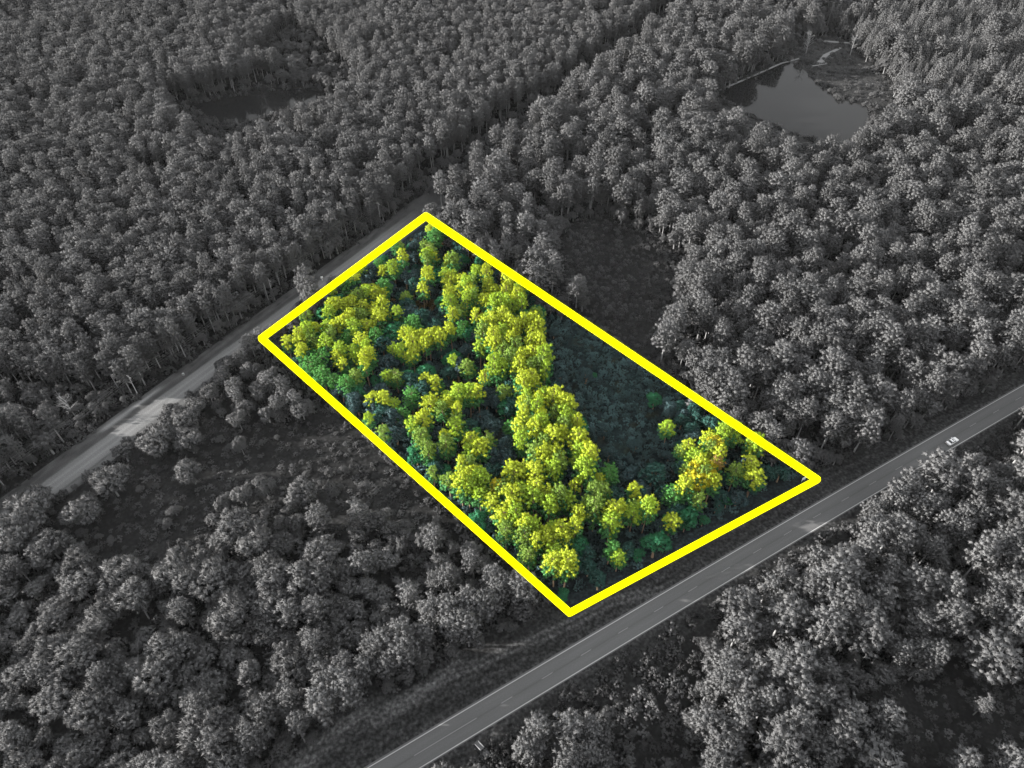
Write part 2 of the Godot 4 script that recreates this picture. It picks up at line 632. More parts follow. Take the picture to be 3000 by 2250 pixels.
func verge_tint(s: float, n: float) -> Color:
	# mown grass beside the paved road, with long wheel streaks, a dirt track and pale bare patches
	var q := road_at(s, n)
	var streak := fine.get_noise_2d(s * 0.22, n * 3.4)
	var b := fine.get_noise_2d(q.x * 1.7, q.z * 1.7)
	var a := wide.get_noise_2d(q.x, q.z)
	var k := 0.072 * (1.0 + 0.45 * streak + 0.3 * b + 0.3 * a)
	# the dirt track: runs along the grass and swings in to the road edge
	var track := -11.6 - 5.0 * (1.0 - smoothstep(2.0, 60.0, s)) + 4.6 * smoothstep(62.0, 80.0, s)
	for side in [-0.85, 0.85]:
		var w := exp(-pow((n - track - side) / 0.55, 2.0)) * smoothstep(-30.0, 15.0, s) * (1.0 - smoothstep(72.0, 86.0, s))
		k = lerpf(k, 0.19, w * 0.85)
	for d in [[-12.0, -18.6, 9.0, 2.2], [1.0, -15.4, 5.0, 1.6], [10.0, -16.0, 6.0, 1.7], [18.0, -18.2, 4.0, 1.2], [-26.0, -15.5, 8.0, 2.0]]:
		var w := exp(-pow((s - d[0]) / d[2], 2.0) - pow((n - d[1]) / d[3], 2.0)) * (1.0 + 0.9 * b + 0.8 * streak)
		k = lerpf(k, 0.25, clampf(w, 0.0, 1.0) * 0.9)
	# worn shoulder next to the asphalt
	k = lerpf(k, 0.11, exp(-pow((n + 7.0) / 0.7, 2.0)) * (0.6 + 0.4 * b))
	k = lerpf(k, 0.10, exp(-pow((n - 0.8) / 0.6, 2.0)) * (0.6 + 0.4 * b))
	if inside(Vector2(q.x, q.z), PARCEL):
		return Color(k * 0.72, k * 0.98, k * 1.05)
	return Color(k, k, k)


func asphalt_tint(s: float, n: float) -> Color:
	var k := 0.092 + 0.008 * fine.get_noise_2d(s * 0.3, n * 6.0) + 0.01 * wide.get_noise_2d(s, 7.0)
	for w in [-4.75, -1.55]:
		k += 0.01 * exp(-pow((n - w) / 1.0, 2.0))
	if absf(n + 3.15) < 0.12:
		k -= 0.014
	return Color(k, k, k)


func dirt_tint(s: float, n: float) -> Color:
	var q := dirt_at(s, n)
	var b := fine.get_noise_2d(s * 0.5, n * 2.6)
	var c := fine.get_noise_2d(q.x * 1.6, q.z * 1.6)
	var k := 0.062 * (1.0 + 0.5 * b + 0.4 * c)
	k = lerpf(k, 0.135 * (1.0 + 0.10 * b), 1.0 - smoothstep(3.1, 4.0, absf(n)))
	if absf(n) < 3.1:
		for w in [-1.2, 1.2]:
			k += 0.03 * exp(-pow((n - w) / 0.5, 2.0))
	k = lerpf(k, 0.045 * (1.0 + 0.4 * c), smoothstep(150.0, 190.0, s))
	k = lerpf(k, 0.05, exp(-pow((n + 5.0) / 0.8, 2.0)) * 0.7)              # the ditch, a darker strip
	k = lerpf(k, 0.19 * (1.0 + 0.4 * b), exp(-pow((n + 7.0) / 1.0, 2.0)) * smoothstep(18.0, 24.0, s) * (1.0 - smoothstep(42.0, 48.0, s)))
	k = lerpf(k, 0.13, exp(-pow((n - 5.0) / 1.2, 2.0)) * 0.5)
	if inside(Vector2(q.x, q.z), PARCEL):
		return Color(k * 0.78, k * 0.95, k * 1.05)
	return Color(k, k, k)


func build_roads() -> void:
	struct("verge", sheet(steps(-140, 420, 1.6), steps(-24, -6.4, 0.4), func(s, n): return road_at(s, n + 0.6 * sin(s * 0.31) * float(n < -23.5), 0.005), verge_tint), M.ground, "mown grass verge with wheel tracks beside the paved road")
	struct("verge_001", sheet(steps(-140, 420, 1.6), steps(-0.1, 6.5, 0.4), func(s, n): return road_at(s, n, 0.005), verge_tint), M.ground, "narrow dark grass verge under the trees across the paved road")
	var road := struct("highway", sheet(steps(-140, 420, 3.0), steps(-6.85, 0.4, 0.29), func(s, n): return road_at(s, n, 0.012), asphalt_tint), M.asphalt, "two lane grey paved road with white edge lines")
	for n in [-6.3, 0.0]:
		var o := Soup.new()
		for s in range(-140, 420, 5):
			o.quad(road_at(s, n - 0.09, 0.018), road_at(s, n + 0.09, 0.018), road_at(s + 5, n + 0.09, 0.018), road_at(s + 5, n - 0.09, 0.018))
		part("edge_line", o.mesh(), M.paint_white, road)
	for s in range(-24, 300, 12):
		var o := Soup.new()
		var l := 17.0 if s == 0 else 3.2
		o.quad(road_at(s, -3.21, 0.018), road_at(s, -3.09, 0.018), road_at(s + l, -3.09, 0.018), road_at(s + l, -3.21, 0.018))
		if s != 12:
			part("lane_dash", o.mesh(), M.paint_worn, road)
	struct("dirt_road", sheet(steps(-90, 480, 1.6), steps(-9.0, 7.0, 0.4), func(s, n): return dirt_at(s, n, 0.006), dirt_tint), M.sandy_dirt, "pale sandy dirt road with a ditch running up through the woods")


# an outline with small uneven bays along it
func ragged(a: PackedVector2Array, deep: float) -> PackedVector2Array:
	var p := PackedVector2Array()
	for i in a.size():
		var q := a[i]
		var w := a[(i + 1) % a.size()]
		var n := maxi(2, int(q.distance_to(w) / 2.5))
		var side := (w - q).orthogonal().normalized()
		for k in n:
			var t := float(k) / n
			var at := q.lerp(w, t)
			p.append(at + side * deep * fine.get_noise_2d(at.x * 1.3, at.y * 1.3) * (4.0 * t * (1.0 - t) + 0.2))
	return p


func build_water() -> void:
	struct("pond", slab(ragged(POND_1, 3.0), 0.02), M.water, "dark still forest pond hidden among the upper trees")
	struct("pond_001", slab(ragged(POND_2, 3.0), 0.02), M.water, "wide grey pond with a pale shore at the upper right")
	var pale := mat("shore_sand", lin(0.13, 0.13, 0.13))
	var o := Soup.new()
	for i in 3:
		var a := POND_2[i]
		var b := POND_2[i + 1]
		var w := (b - a).orthogonal().normalized() * 0.5
		var y := Vector3(0, 0.35, 0)
		o.quad(Vector3(a.x - w.x, 0, a.y - w.y), Vector3(a.x - w.x * 0.4, 0.35, a.y - w.y * 0.4), Vector3(b.x - w.x * 0.4, 0.35, b.y - w.y * 0.4), Vector3(b.x - w.x, 0, b.y - w.y))
		o.quad(Vector3(a.x - w.x * 0.4, 0.35, a.y - w.y * 0.4), Vector3(a.x + w.x, 0.36, a.y + w.y), Vector3(b.x + w.x, 0.36, b.y + w.y), Vector3(b.x - w.x * 0.4, 0.35, b.y - w.y * 0.4))
		o.quad(Vector3(a.x + w.x, 0.36, a.y + w.y), Vector3(a.x + w.x * 2, 0, a.y + w.y * 2), Vector3(b.x + w.x * 2, 0, b.y + w.y * 2), Vector3(b.x + w.x, 0.36, b.y + w.y))
	struct("shore", o.mesh(), pale, "pale raised bank along the left side of the grey pond")
	for q in [[poly([181, -491, 190, -494, 196, -492, 189, -489.5]), "pale bare strip beyond the pond's tall twin tree"], [poly([195, -485, 212, -481.5, 212, -479.5, 196, -482]), "pale drive crossing the meadow behind the grey pond"], [poly([183, -452, 190, -463, 203, -474, 204.5, -473, 192, -461, 187, -451]), "worn sandy footpath from the pond up the meadow"]]:
		struct(numbered("path"), slab(q[0], 0.01), pale, q[1])
	struct(numbered("pool"), slab(poly([38.7, -276.3, 43, -279, 47.2, -279.8, 53, -278.5, 57.8, -277.5, 54, -274, 49.8, -272.8, 42.4, -272.2]), 0.012), M.water, "small black pool in the scrub clearing beside the plot")


# ---------------------------------------------------------------- the woods
var kinds := {}
var mass := {}          # "kind|variant" -> [transforms, colours]
var waiting := []       # trees that may become things: [distance, spec]


func plant(kind: String, x: float, z: float, h: float, wide_by: float, m: String, said: String, zone: String, group: String) -> void:
	var v: int = rng.randi() % kinds[kind].size()
	var k: float = h / kinds[kind][v][2]
	var b := Basis(Vector3.UP, rng.randf() * TAU).scaled(Vector3(k * wide_by, k, k * wide_by))
	b = Basis(Vector3(rng.randf_range(-1, 1), 0, rng.randf_range(-1, 1)).normalized(), rng.randf() * 0.035) * b
	var tone := rng.randf_range(0.86, 1.14)
	waiting.append({"kind": kind, "v": v, "at": Transform3D(b, Vector3(x, 0, z)), "h": h, "m": m, "said": said, "zone": zone, "group": group, "tone": tone, "seen": in_view(x, z, h * 0.75), "far": view_of(Vector3(x, h * 0.7, z)).z})


func scatter(key: String, x: float, z: float, size: float, tall: float) -> void:
	if not mass.has(key):
		mass[key] = [[], []]
	var b := Basis(Vector3.UP, rng.randf() * TAU).scaled(Vector3(size, size * tall, size))
	mass[key][0].append(Transform3D(b, Vector3(x, 0, z)))
	var t := rng.randf_range(0.5, 1.5)
	mass[key][1].append(Color(t, t, t))


func build_woods() -> void:
	kinds["pine"] = []
	for i in 6:
		var h := 18.0
		var p := pine(h, rng.randf_range(6.0, 9.0), rng.randf_range(2.7, 3.6), 10, rng.randf_range(0.6, 0.72), 0.12)
		p.insert(2, h)
		kinds["pine"].append(p)
	for i in 2:      # thin, open ones
		var p := pine(18.0, 8.5, 2.7, 7, 0.72, 0.28)
		p.insert(2, 18.0)
		kinds["pine"].append(p)
	kinds["broadleaf"] = []
	for i in 4:
		var p := broadleaf(14.0, rng.randf_range(3.0, 5.0), rng.randf_range(3.7, 4.5), 190, 0.8)
		p.append(14.0)
		kinds["broadleaf"].append(p)
	kinds["spreading"] = []
	for i in 4:
		var p := broadleaf(9.5, rng.randf_range(0.8, 1.6), 5.2, 270, 0.82)
		p.append(9.5)
		kinds["spreading"].append(p)
	kinds["young"] = []
	for i in 3:
		var p := broadleaf(8.0, 1.4, rng.randf_range(2.3, 2.9), 100, 0.66)
		p.append(8.0)
		kinds["young"].append(p)
	kinds["spire"] = []
	for i in 3:
		var p := spire(15.0, rng.randf_range(2.1, 2.7), 0.75)
		p.append(15.0)
		kinds["spire"].append(p)
	var bushes := []
	for i in 3:
		bushes.append(bush(2.4, 1.7, 26, 0.46, 12))

	lone_trees()
	var cell := 4.7
	for gz in range(int(-640 / cell), int(-24 / cell)):
		for gx in range(int(-460 / cell), int(440 / cell)):
			var x := (gx + rng.randf_range(0.12, 0.88)) * cell
			var z := (gz + rng.randf_range(0.12, 0.88)) * cell
			var r := [rng.randf(), rng.randf(), rng.randf(), rng.randf()]
			var reach := 0.682 * (136.7 - 0.695 * z)
			if x > reach + 22.0 or x < -reach - 85.0:
				continue
			if not inside(Vector2(x, z), PARCEL):
				plant_spot(x, z, r)
	cell = 4.1
	for gz in range(int(-292 / cell), int(-94 / cell)):
		for gx in range(int(-96 / cell), int(98 / cell)):
			var x := (gx + rng.randf_range(0.05, 0.95)) * cell
			var z := (gz + rng.randf_range(0.05, 0.95)) * cell
			var r := [rng.randf(), rng.randf(), rng.randf(), rng.randf()]
			if inside(Vector2(x, z), PARCEL):
				plant_spot(x, z, r)
	# low brush, everywhere but on the roads and the water
	var bc := 2.3
	for gz in range(int(-600 / bc), int(-34 / bc)):
		for gx in range(int(-430 / bc), int(420 / bc)):
			var x := (gx + rng.randf()) * bc
			var z := (gz + rng.randf()) * bc
			var roll := rng.randf()
			var reach := 0.682 * (136.7 - 0.695 * z)
			if absf(x) > reach + 14.0:
				continue
			brush_spot(x, z, roll)
	settle()
	for key in mass:
		pass
	var brush_names := {"grey": ["brush", "low dark grey brush covering the forest floor and clearings"], "teal": ["undergrowth", "blue green low undergrowth inside the yellow outline"], "rust": ["dry_brush", "rust brown dry brush among the plot's trees"]}
	for tint in brush_names:
		var root := Node3D.new()
		root.name = brush_names[tint][0]
		add_child(root)
		tag(root, brush_names[tint][1], "brush", "", "stuff")
		for v in 3:
			var key := "%s|%d" % [tint, v]
			if mass.has(key):
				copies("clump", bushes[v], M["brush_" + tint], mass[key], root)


func copies(called: String, mesh: Mesh, m: Material, rows: Array, parent: Node) -> void:
	var mm := MultiMesh.new()
	mm.transform_format = MultiMesh.TRANSFORM_3D
	mm.use_colors = true
	mm.mesh = mesh
	mm.instance_count = rows[0].size()
	for i in rows[0].size():
		mm.set_instance_transform(i, rows[0][i])
		mm.set_instance_color(i, rows[1][i])
	var o := MultiMeshInstance3D.new()
	o.name = called
	o.multimesh = mm
	if m: o.material_override = m
	o.set_meta("kind", "stuff")
	parent.add_child(o, true)


func plant_spot(x: float, z: float, r: Array) -> void:
	var p := Vector2(x, z)
	var road := road_sn(p)
	var dirt := dirt_sn(p)
	var a := wide.get_noise_2d(x, z)
	var b := wide.get_noise_2d(x * 2.6 + 300.0, z * 2.6)
	var m0: String = "needles_grey_mid" if r[3] < 0.5 else "needles_grey_light"
	var high := p * (CAM_H / (CAM_H - 11.0))
	var higher := p * (CAM_H / (CAM_H - 17.0))
	# the paved road and its verges
	var verge := lerpf(20.0, 14.0, smoothstep(120.0, 175.0, road.x)) - 1.0 + 2.0 * b
	if inside(p, PARCEL):
		verge = lerpf(16.0, 18.0, smoothstep(62.0, 135.0, road.x)) + b
	if road.y > -verge and road.y < lerpf(10.0, 5.5, smoothstep(125.0, 150.0, road.x)) + 3.0 * b + 9.0 * exp(-pow((road.x - 192.0) / 15.0, 2.0)):
		return
	# the dirt road
	var wider := smoothstep(170.0, 195.0, dirt.x) * (1.0 - smoothstep(275.0, 300.0, dirt.x))
	if wider > 0.1 and dirt.y > -10.5 - 5.0 * wider and dirt.y < 4.0:
		if (dirt.y < -3.0) and r[0] < 0.7:
			plant("young", x, z, 3.0 + 3.5 * r[2], 1.2, "needles_grey_dark", "low bushy grey tree", "dirt road corridor", "low grey trees under the pines")
		return
	if dirt.y > -10.5 - 1.0 * b and dirt.y < (13.0 if dirt.x > 112.0 and dirt.x < 188.0 else lerpf(9.0, 5.0, smoothstep(45.0, 75.0, dirt.x)) - 3.0 * smoothstep(188.0, 200.0, dirt.x)) + b:
		return
	if (inside(high, PARCEL) or inside(higher, PARCEL)) and not inside(p, PARCEL):
		return
	if r[2] < 0.75 and not inside(high, PARCEL) and not open_ground(p):
		for d in [Vector2(5, 0), Vector2(0, 5), Vector2(-5, 0), Vector2(0, -5)]:
			var e := dirt_sn(p + d)
			var f := road_sn(p + d)
			if open_ground(p + d) or e.y > -10.0 and e.y < 0.0 and absf(e.x - 33.0) > 20.0 or f.y > -verge + 1.0 and f.y < 0.0:
				plant("young", x + d.x * 0.5, z + d.y * 0.5, 4.0 + 5.0 * r[1], 1.15, "needles_grey_mid" if r[0] < 0.6 else "needles_grey_dark", "low bushy grey tree", "wood edge skirts", "low grey trees under the pines")
				break
	if inside(high, PARCEL):
		if road.y < -verge and road.y > -verge - 3.5 and road.x > 48.0 and r[3] < 0.75:
			if r[0] < 0.85:
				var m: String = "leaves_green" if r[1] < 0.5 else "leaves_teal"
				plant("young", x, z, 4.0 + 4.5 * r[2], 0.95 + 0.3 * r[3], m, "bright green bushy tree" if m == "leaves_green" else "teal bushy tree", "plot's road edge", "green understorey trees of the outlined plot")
			return
		for q in TALL:
			if inside(p, q[1]):
				if r[0] < q[2] * 0.88:
					var m: String = "needles_yellow" if r[1] < 0.52 else "needles_lime" if r[1] < 0.82 else "needles_olive" if r[1] < 0.985 else "needles_amber" if r[1] < 0.9995 else "needles_peach"
					var word: String = {"needles_yellow": "yellow", "needles_lime": "lime green", "needles_olive": "olive green", "needles_amber": "amber", "needles_peach": "peach coloured"}[m]
					plant("pine", x, z, lerpf(q[3], q[4], r[2]), 18.0 / lerpf(q[3], q[4], r[2]) * (0.68 + 0.34 * r[3]), m, word + " pine", q[0], "yellow and lime pines inside the outlined plot")
				elif r[1] < 0.6:
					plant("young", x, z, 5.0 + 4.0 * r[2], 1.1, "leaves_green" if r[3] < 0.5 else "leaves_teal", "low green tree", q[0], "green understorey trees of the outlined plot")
				return
		if inside(p, CLEAR_B):
			if r[0] < 0.06 + 0.4 * smoothstep(-172.0, -140.0, z):
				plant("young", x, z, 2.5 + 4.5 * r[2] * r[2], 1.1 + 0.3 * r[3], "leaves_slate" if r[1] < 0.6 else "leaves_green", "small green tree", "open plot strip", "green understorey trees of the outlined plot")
			return
		if r[0] < 0.5:
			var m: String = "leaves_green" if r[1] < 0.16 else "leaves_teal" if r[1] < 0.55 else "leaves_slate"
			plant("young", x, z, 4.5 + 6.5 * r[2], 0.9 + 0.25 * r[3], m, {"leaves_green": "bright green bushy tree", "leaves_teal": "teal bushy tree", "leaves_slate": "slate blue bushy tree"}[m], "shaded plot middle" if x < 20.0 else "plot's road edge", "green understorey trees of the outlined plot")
		elif r[0] < 0.66:
			plant("pine", x, z, 8.5 + 4.5 * r[2], 1.25 + 0.3 * r[3], "needles_green" if r[1] < 0.6 else "needles_olive", "mid green pine" if r[1] < 0.6 else "olive green pine", "shaded plot middle" if x < 20.0 else "plot's road edge", "green pines inside the outlined plot")
		elif r[0] < 0.79:
			var m: String = "needles_yellow" if r[1] < 0.6 else "needles_lime"
			plant("pine", x, z, 10.0 + 4.0 * r[2], 1.2, m, ("yellow" if m == "needles_yellow" else "lime green") + " pine", "shaded plot middle", "yellow and lime pines inside the outlined plot")
		return
	if x < -58.0 and z < -148.0 and dirt.y > 0.0 and dirt.x < 100.0 and not inside(p, CLEAR_A):
		if dirt.y > 8.0 and r[0] < 0.3:
			plant("pine", x, z, 8.5 + 4.0 * r[2], 1.25 + 0.3 * r[1], m0, "grey pine", "plot's western corner", "lone grey trees round the dark clearing")
		elif r[0] < 0.6:
			plant("young", x, z, 2.0 + 2.5 * r[2], 1.3, "needles_grey_dark", "small grey bush", "plot's western corner", "low grey trees under the pines")
		return
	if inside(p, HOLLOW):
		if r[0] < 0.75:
			plant("young", x, z, 4.0 + 4.5 * r[2], 1.25, "needles_grey_dark", "low bushy grey tree", "hollow by dark pond", "low grey trees under the pines")  # darker needles paint in the shade lying over this hollow
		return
	if open_ground(p):
		if inside(p, CLEAR_A) and r[0] < 0.12 + 0.2 * smoothstep(-150.0, -118.0, z):
			plant("young", x, z, 1.8 + 2.8 * r[2], 1.2 + 0.4 * r[3], "needles_grey_dark", "small grey bush", "scrubby lower clearing", "low grey trees under the pines")
		return
	var m: String = "needles_grey_mid" if r[3] < 0.5 else "needles_grey_light" if r[3] < 0.78 else "needles_grey_dark"
	if road.y > 0.0:
		if r[0] < 0.68 - 0.42 * smoothstep(0.15, 0.4, a):
			plant("pine", x, z, 12.0 + 9.0 * r[2], 0.95 + 0.45 * r[1], m, "grey pine", "wood below paved road", "grey pines below the paved road")
		elif r[1] < 0.5:
			plant("young", x, z, 5.0 + 5.0 * r[2], 1.1, m, "low bushy grey tree", "wood below paved road", "low grey trees under the pines")
	elif dirt.y < 0.0:
		# the even plantation beyond the dirt road
		var thin := smoothstep(0.18, 0.42, b + 0.5 * a)
		if r[0] < 0.94 - 0.7 * thin:
			var ray := dirt_sn(p + Vector2(1.0, 0.02) * (-dirt.y / 0.845))
			var cap := 3.0 + maxf(0.0, -dirt.y - 10.0) * 0.21 if absf(ray.x - 33.0) < 13.0 else 40.0  # trees shaped low along the sun's line to let light onto the road
			if cap < 9.0:
				plant("young", x, z, clampf(cap * 0.85, 2.6, 7.5), 1.3, m, "low bushy grey tree", "wood beyond dirt road", "low grey trees under the pines")
				return
			plant("pine", x, z, minf(cap, 14.6 + 4.6 * r[2] + 2.0 * a), 0.78 + 0.36 * r[1], m, "grey pine", "wood beyond dirt road", "grey pines beyond the dirt road")
		elif r[1] < 0.4:
			plant("young", x, z, 6.0 + 4.0 * r[2], 1.1, m, "low bushy grey tree", "wood beyond dirt road", "low grey trees under the pines")
	elif x < 25.0 and z > -140.0 and dirt.y > 0.0 and road.x < 62.0:
		# the ragged wood below the dark clearing
		var edge := smoothstep(-34.0, -22.0, road.y)
		if r[0] < 0.26 + 0.62 * edge + 0.2 * a:
			var pines: bool = x > -45.0 or r[1] < 0.2
			plant("pine" if pines else "broadleaf" if r[3] < 0.4 else "spreading", x, z, (11.5 + 3.0 * edge + 5.0 * r[2]) if pines else (9.0 + 5.5 * r[2]), 1.05 + 0.25 * r[1] if pines or r[3] < 0.4 else 0.72 + 0.15 * r[1], m, "grey pine" if pines else "round grey tree", "wood by lower clearing", "grey trees between clearing and paved road")
		elif r[1] < 0.8:
			plant("young", x, z, 4.0 + 3.5 * r[2], 1.45, m, "low bushy grey tree", "wood by lower clearing", "low grey trees under the pines")
	else:
		var gap := smoothstep(0.1, 0.42, b + 0.4 * a)
		var tops := clampf((x - 100.0) / 120.0, 0.0, 1.0) * smoothstep(-330.0, -420.0, z)
		if r[0] < 0.74 - 0.58 * gap:
			if r[1] < 0.75 * tops:
				plant("spire", x, z, 11.0 + 7.0 * r[2], 1.05, m, "pointed grey tree", "wood beside grey pond", "pointed grey trees round the pond")
			else:
				plant("pine", x, z, 11.5 + 9.5 * r[2], 0.88 + 0.42 * r[1], m, "grey pine", "wood beyond the plot", "grey pines between plot and pond")
		elif r[1] < 0.5:
			plant("young", x, z, 5.0 + 5.0 * r[2], 1.1, m, "low bushy grey tree", "wood beyond the plot", "low grey trees under the pines")


func brush_spot(x: float, z: float, roll: float) -> void:
	var p := Vector2(x, z)
	var road := road_sn(p)
	var dirt := dirt_sn(p)
	var b := wide.get_noise_2d(x * 3.0, z * 3.0)
	var far := lerpf(18.5, 13.5, smoothstep(120.0, 175.0, road.x)) + 2.0 * b
	if road.y > -far and road.y < 3.2 + b * 1.5:
		return
	if dirt.x < 205.0 and dirt.y > -8.8 - b and dirt.y < (10.0 if dirt.x > 112.0 and dirt.x < 188.0 else 5.5) + b:
		return
	if inside(p, POND_1) or inside(p, POND_2):
		return
	var v := rng.randi() % 3
	if inside(p, PARCEL):
		if roll < (0.9 if inside(p, CLEAR_B) else 0.8):
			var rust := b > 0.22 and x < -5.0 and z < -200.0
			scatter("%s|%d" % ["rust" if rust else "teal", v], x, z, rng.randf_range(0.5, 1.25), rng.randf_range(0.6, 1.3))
		return
	var share := 0.75
	var tall := rng.randf_range(0.7, 1.6)
	if inside(p, CLEAR_A) or inside(p, CLEAR_D):
		share = 0.7
		tall *= 0.55
	elif inside(p, CLEAR_C) or inside(p, CLEAR_E):
		share = 0.9
		tall *= 0.8
	elif inside(p, POND_2_OPEN):
		share = 0.3
		tall *= 0.5
		for d in [Vector2(4, 0), Vector2(-4, 0), Vector2(0, -4), Vector2(0, 4)]:
			if inside(p + d, POND_2):
				share = 0.8
				tall = 0.9
	elif z < -330.0 and not inside(p, POND_1_OPEN):
		share = 0.4
	if roll < share:
		scatter("grey|%d" % v, x, z, rng.randf_range(0.4, 0.95) if inside(p, CLEAR_A) or inside(p, CLEAR_D) or inside(p, CLEAR_C) else rng.randf_range(0.55, 1.35), tall)


func lone_trees() -> void:
	var said := ["small round grey tree at the clearing's top edge", "upright dense grey tree beside the dirt road", "grey tree tucked under the plot's western corner", "broad grey tree in the middle of the corner group", "grey tree closest to the yellow line in the corner group", "isolated oval grey tree near the plot's lower side", "short grey tree standing alone above the scrub", "smallest lone grey tree in the open scrub", "ragged grey tree above the twin roadside bushes", "wide spreading grey tree hanging over the dirt road", "thin grey tree behind the wide roadside tree", "large lit grey tree standing alone by the dirt road", "lone grey tree with a lit top in the clearing", "grey tree leading the row along the clearing's lower edge", "second grey tree of the clearing's lower row", "broad lit grey tree near the yellow line's lower half", "small grey tree ending the clearing's lower row", "short grey tree just below the clearing's row", "big bright grey tree at the picture's left border", "squat grey tree under the road's lower bend", "massive lit grey tree at the left border below the road", "grey tree between the two border giants"]
	for i in said.size():
		var d: float = LONE[i * 3 + 2]
		plant("spreading", LONE[i * 3], LONE[i * 3 + 1], 4.0 + d * 0.62, d / 11.0 / ((4.0 + d * 0.62) / 9.5), "needles_grey_light", "!" + said[i], "", "lone grey trees round the dark clearing")
	for q in [[-113.5, -157.0, 9.0, "dense grey bush right of the sunlit dirt road"], [-108.5, -156.0, 8.0, "grey bush behind the wide tree at the sunlit road"], [-112.5, -166.0, 8.5, "grey bush nearest the sunlit strip of dirt road"], [-105.5, -168.5, 8.5, "grey bush between the sunlit road and the corner trees"]]:
		plant("spreading", q[0], q[1], 7.5, q[2] / 8.6, "needles_grey_mid", "!" + q[3], "", "lone grey trees round the dark clearing")
	var said_d := ["big dome shaped grey tree in the dark lower right clearing", "stunted grey tree below the clearing's dome shaped tree", "grey tree cut by the bottom edge in the dark clearing", "full grey tree at the bottom edge by the dark clearing", "pale grey tree in the bottom right corner", "round lit grey tree at the dark clearing's near rim", "grey tree beside the round one at the clearing's rim"]
	for i in said_d.size():
		var d: float = LONE_D[i * 3 + 2]
		var h := 7.0 + d * 0.72
		plant("pine", LONE_D[i * 3], LONE_D[i * 3 + 1], h, d / 6.8 / (h / 18.0), "needles_grey_mid", "!" + said_d[i], "", "lone grey trees in the lower right clearing")
	# the golden tree with upright limbs by the eastern corner, and the dead peach one beside it
	plant("broadleaf", 55.5, -135.0, 16.0, 1.0, "needles_amber", "!big golden tree with upright limbs near the plot's eastern corner", "", "")
	plant("pine", 61.5, -139.0, 15.0, 0.8, "needles_peach", "!peach brown dying pine behind the big golden tree", "", "")


func settle() -> void:
	# what shows largest becomes a thing of its own, the rest of a kind one mass
	waiting.sort_custom(func(a, b): return a.far < b.far)
	var name_of := {"pine": "pine_tree", "broadleaf": "broadleaf_tree", "spreading": "broadleaf_tree", "young": "understorey_tree", "spire": "pointed_tree"}
	var count := {}
	var rest := {}
	var protos := {}
	for w in waiting:
		var grey: bool = w.m.begins_with("needles_grey")
		var called: String = name_of[w.kind] if grey else {"pine": "yellow_pine", "broadleaf": "golden_tree", "spreading": "golden_tree", "young": "green_tree", "spire": "yellow_pine"}[w.kind]
		var limit := 300 if called != "understorey_tree" else 200
		var special: bool = w.said.begins_with("!")
		if special or (w.seen and count.get(called, 0) < limit - 30):
			count[called] = count.get(called, 0) + 1
			var o := Node3D.new()
			o.name = numbered(called)
			add_child(o, true)
			var k: Array = kinds[w.kind][w.v]
			part("trunk", k[1], M.bark_grey if grey else M.bark_tan, o)
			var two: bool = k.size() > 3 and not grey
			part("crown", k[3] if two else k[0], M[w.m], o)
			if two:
				part("lower_shade_boughs", k[4], M.boughs_shade_green, o).set_meta("kind", "stuff")  # painted shade: green below the yellow crown
			o.transform = w.at
			o.set_meta("category", "tree")
			if w.group: o.set_meta("group", w.group)
			if special:
				o.set_meta("label", w.said.substr(1))
			else:
				var size := "" if w.kind == "young" else "tall " if w.h > 16.5 else "short " if w.h < (6.5 if w.kind == "young" else 13.5) else ""
				roster.append({"node": o, "zone": w.zone, "said": size + w.said, "at": view_of(w.at.origin + Vector3(0, w.h * 0.8, 0))})
		else:
			var key := "%s|%d|%s" % [w.kind, w.v, "grey" if grey else w.m]
			if not rest.has(key):
				rest[key] = [[], []]
			rest[key][0].append(w.at)
			var t: float = w.tone * ({"needles_grey_light": 1.12, "needles_grey_dark": 0.87}.get(w.m, 1.0))
			rest[key][1].append(Color(t, t, t))
	var wood := Node3D.new()
	wood.name = "forest"
	add_child(wood)
	tag(wood, "far grey pine forest stretching to the top of the view", "forest", "", "stuff")
	var plot := Node3D.new()
	plot.name = "plot_thicket"
	for key in rest:
		var f: PackedStringArray = key.split("|")
		var k: Array = kinds[f[0]][int(f[1])]
		var grey := f[2] == "grey"
		if not grey and plot.get_parent() == null:
			add_child(plot)
			tag(plot, "thicket of remaining green trees in the outlined plot", "thicket", "", "stuff")
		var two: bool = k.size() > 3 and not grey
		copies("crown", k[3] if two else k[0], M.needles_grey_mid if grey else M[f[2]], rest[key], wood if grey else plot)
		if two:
			copies("lower_shade_boughs", k[4], M.boughs_shade_green, rest[key], plot)
		copies("trunk", k[1], M.bark_grey if grey else M.bark_tan, rest[key], wood if grey else plot)
	print(count, " rest ", rest.values().reduce(func(s, r): return s + r[0].size(), 0), " brush ", mass.values().reduce(func(s, r): return s + r[0].size(), 0))


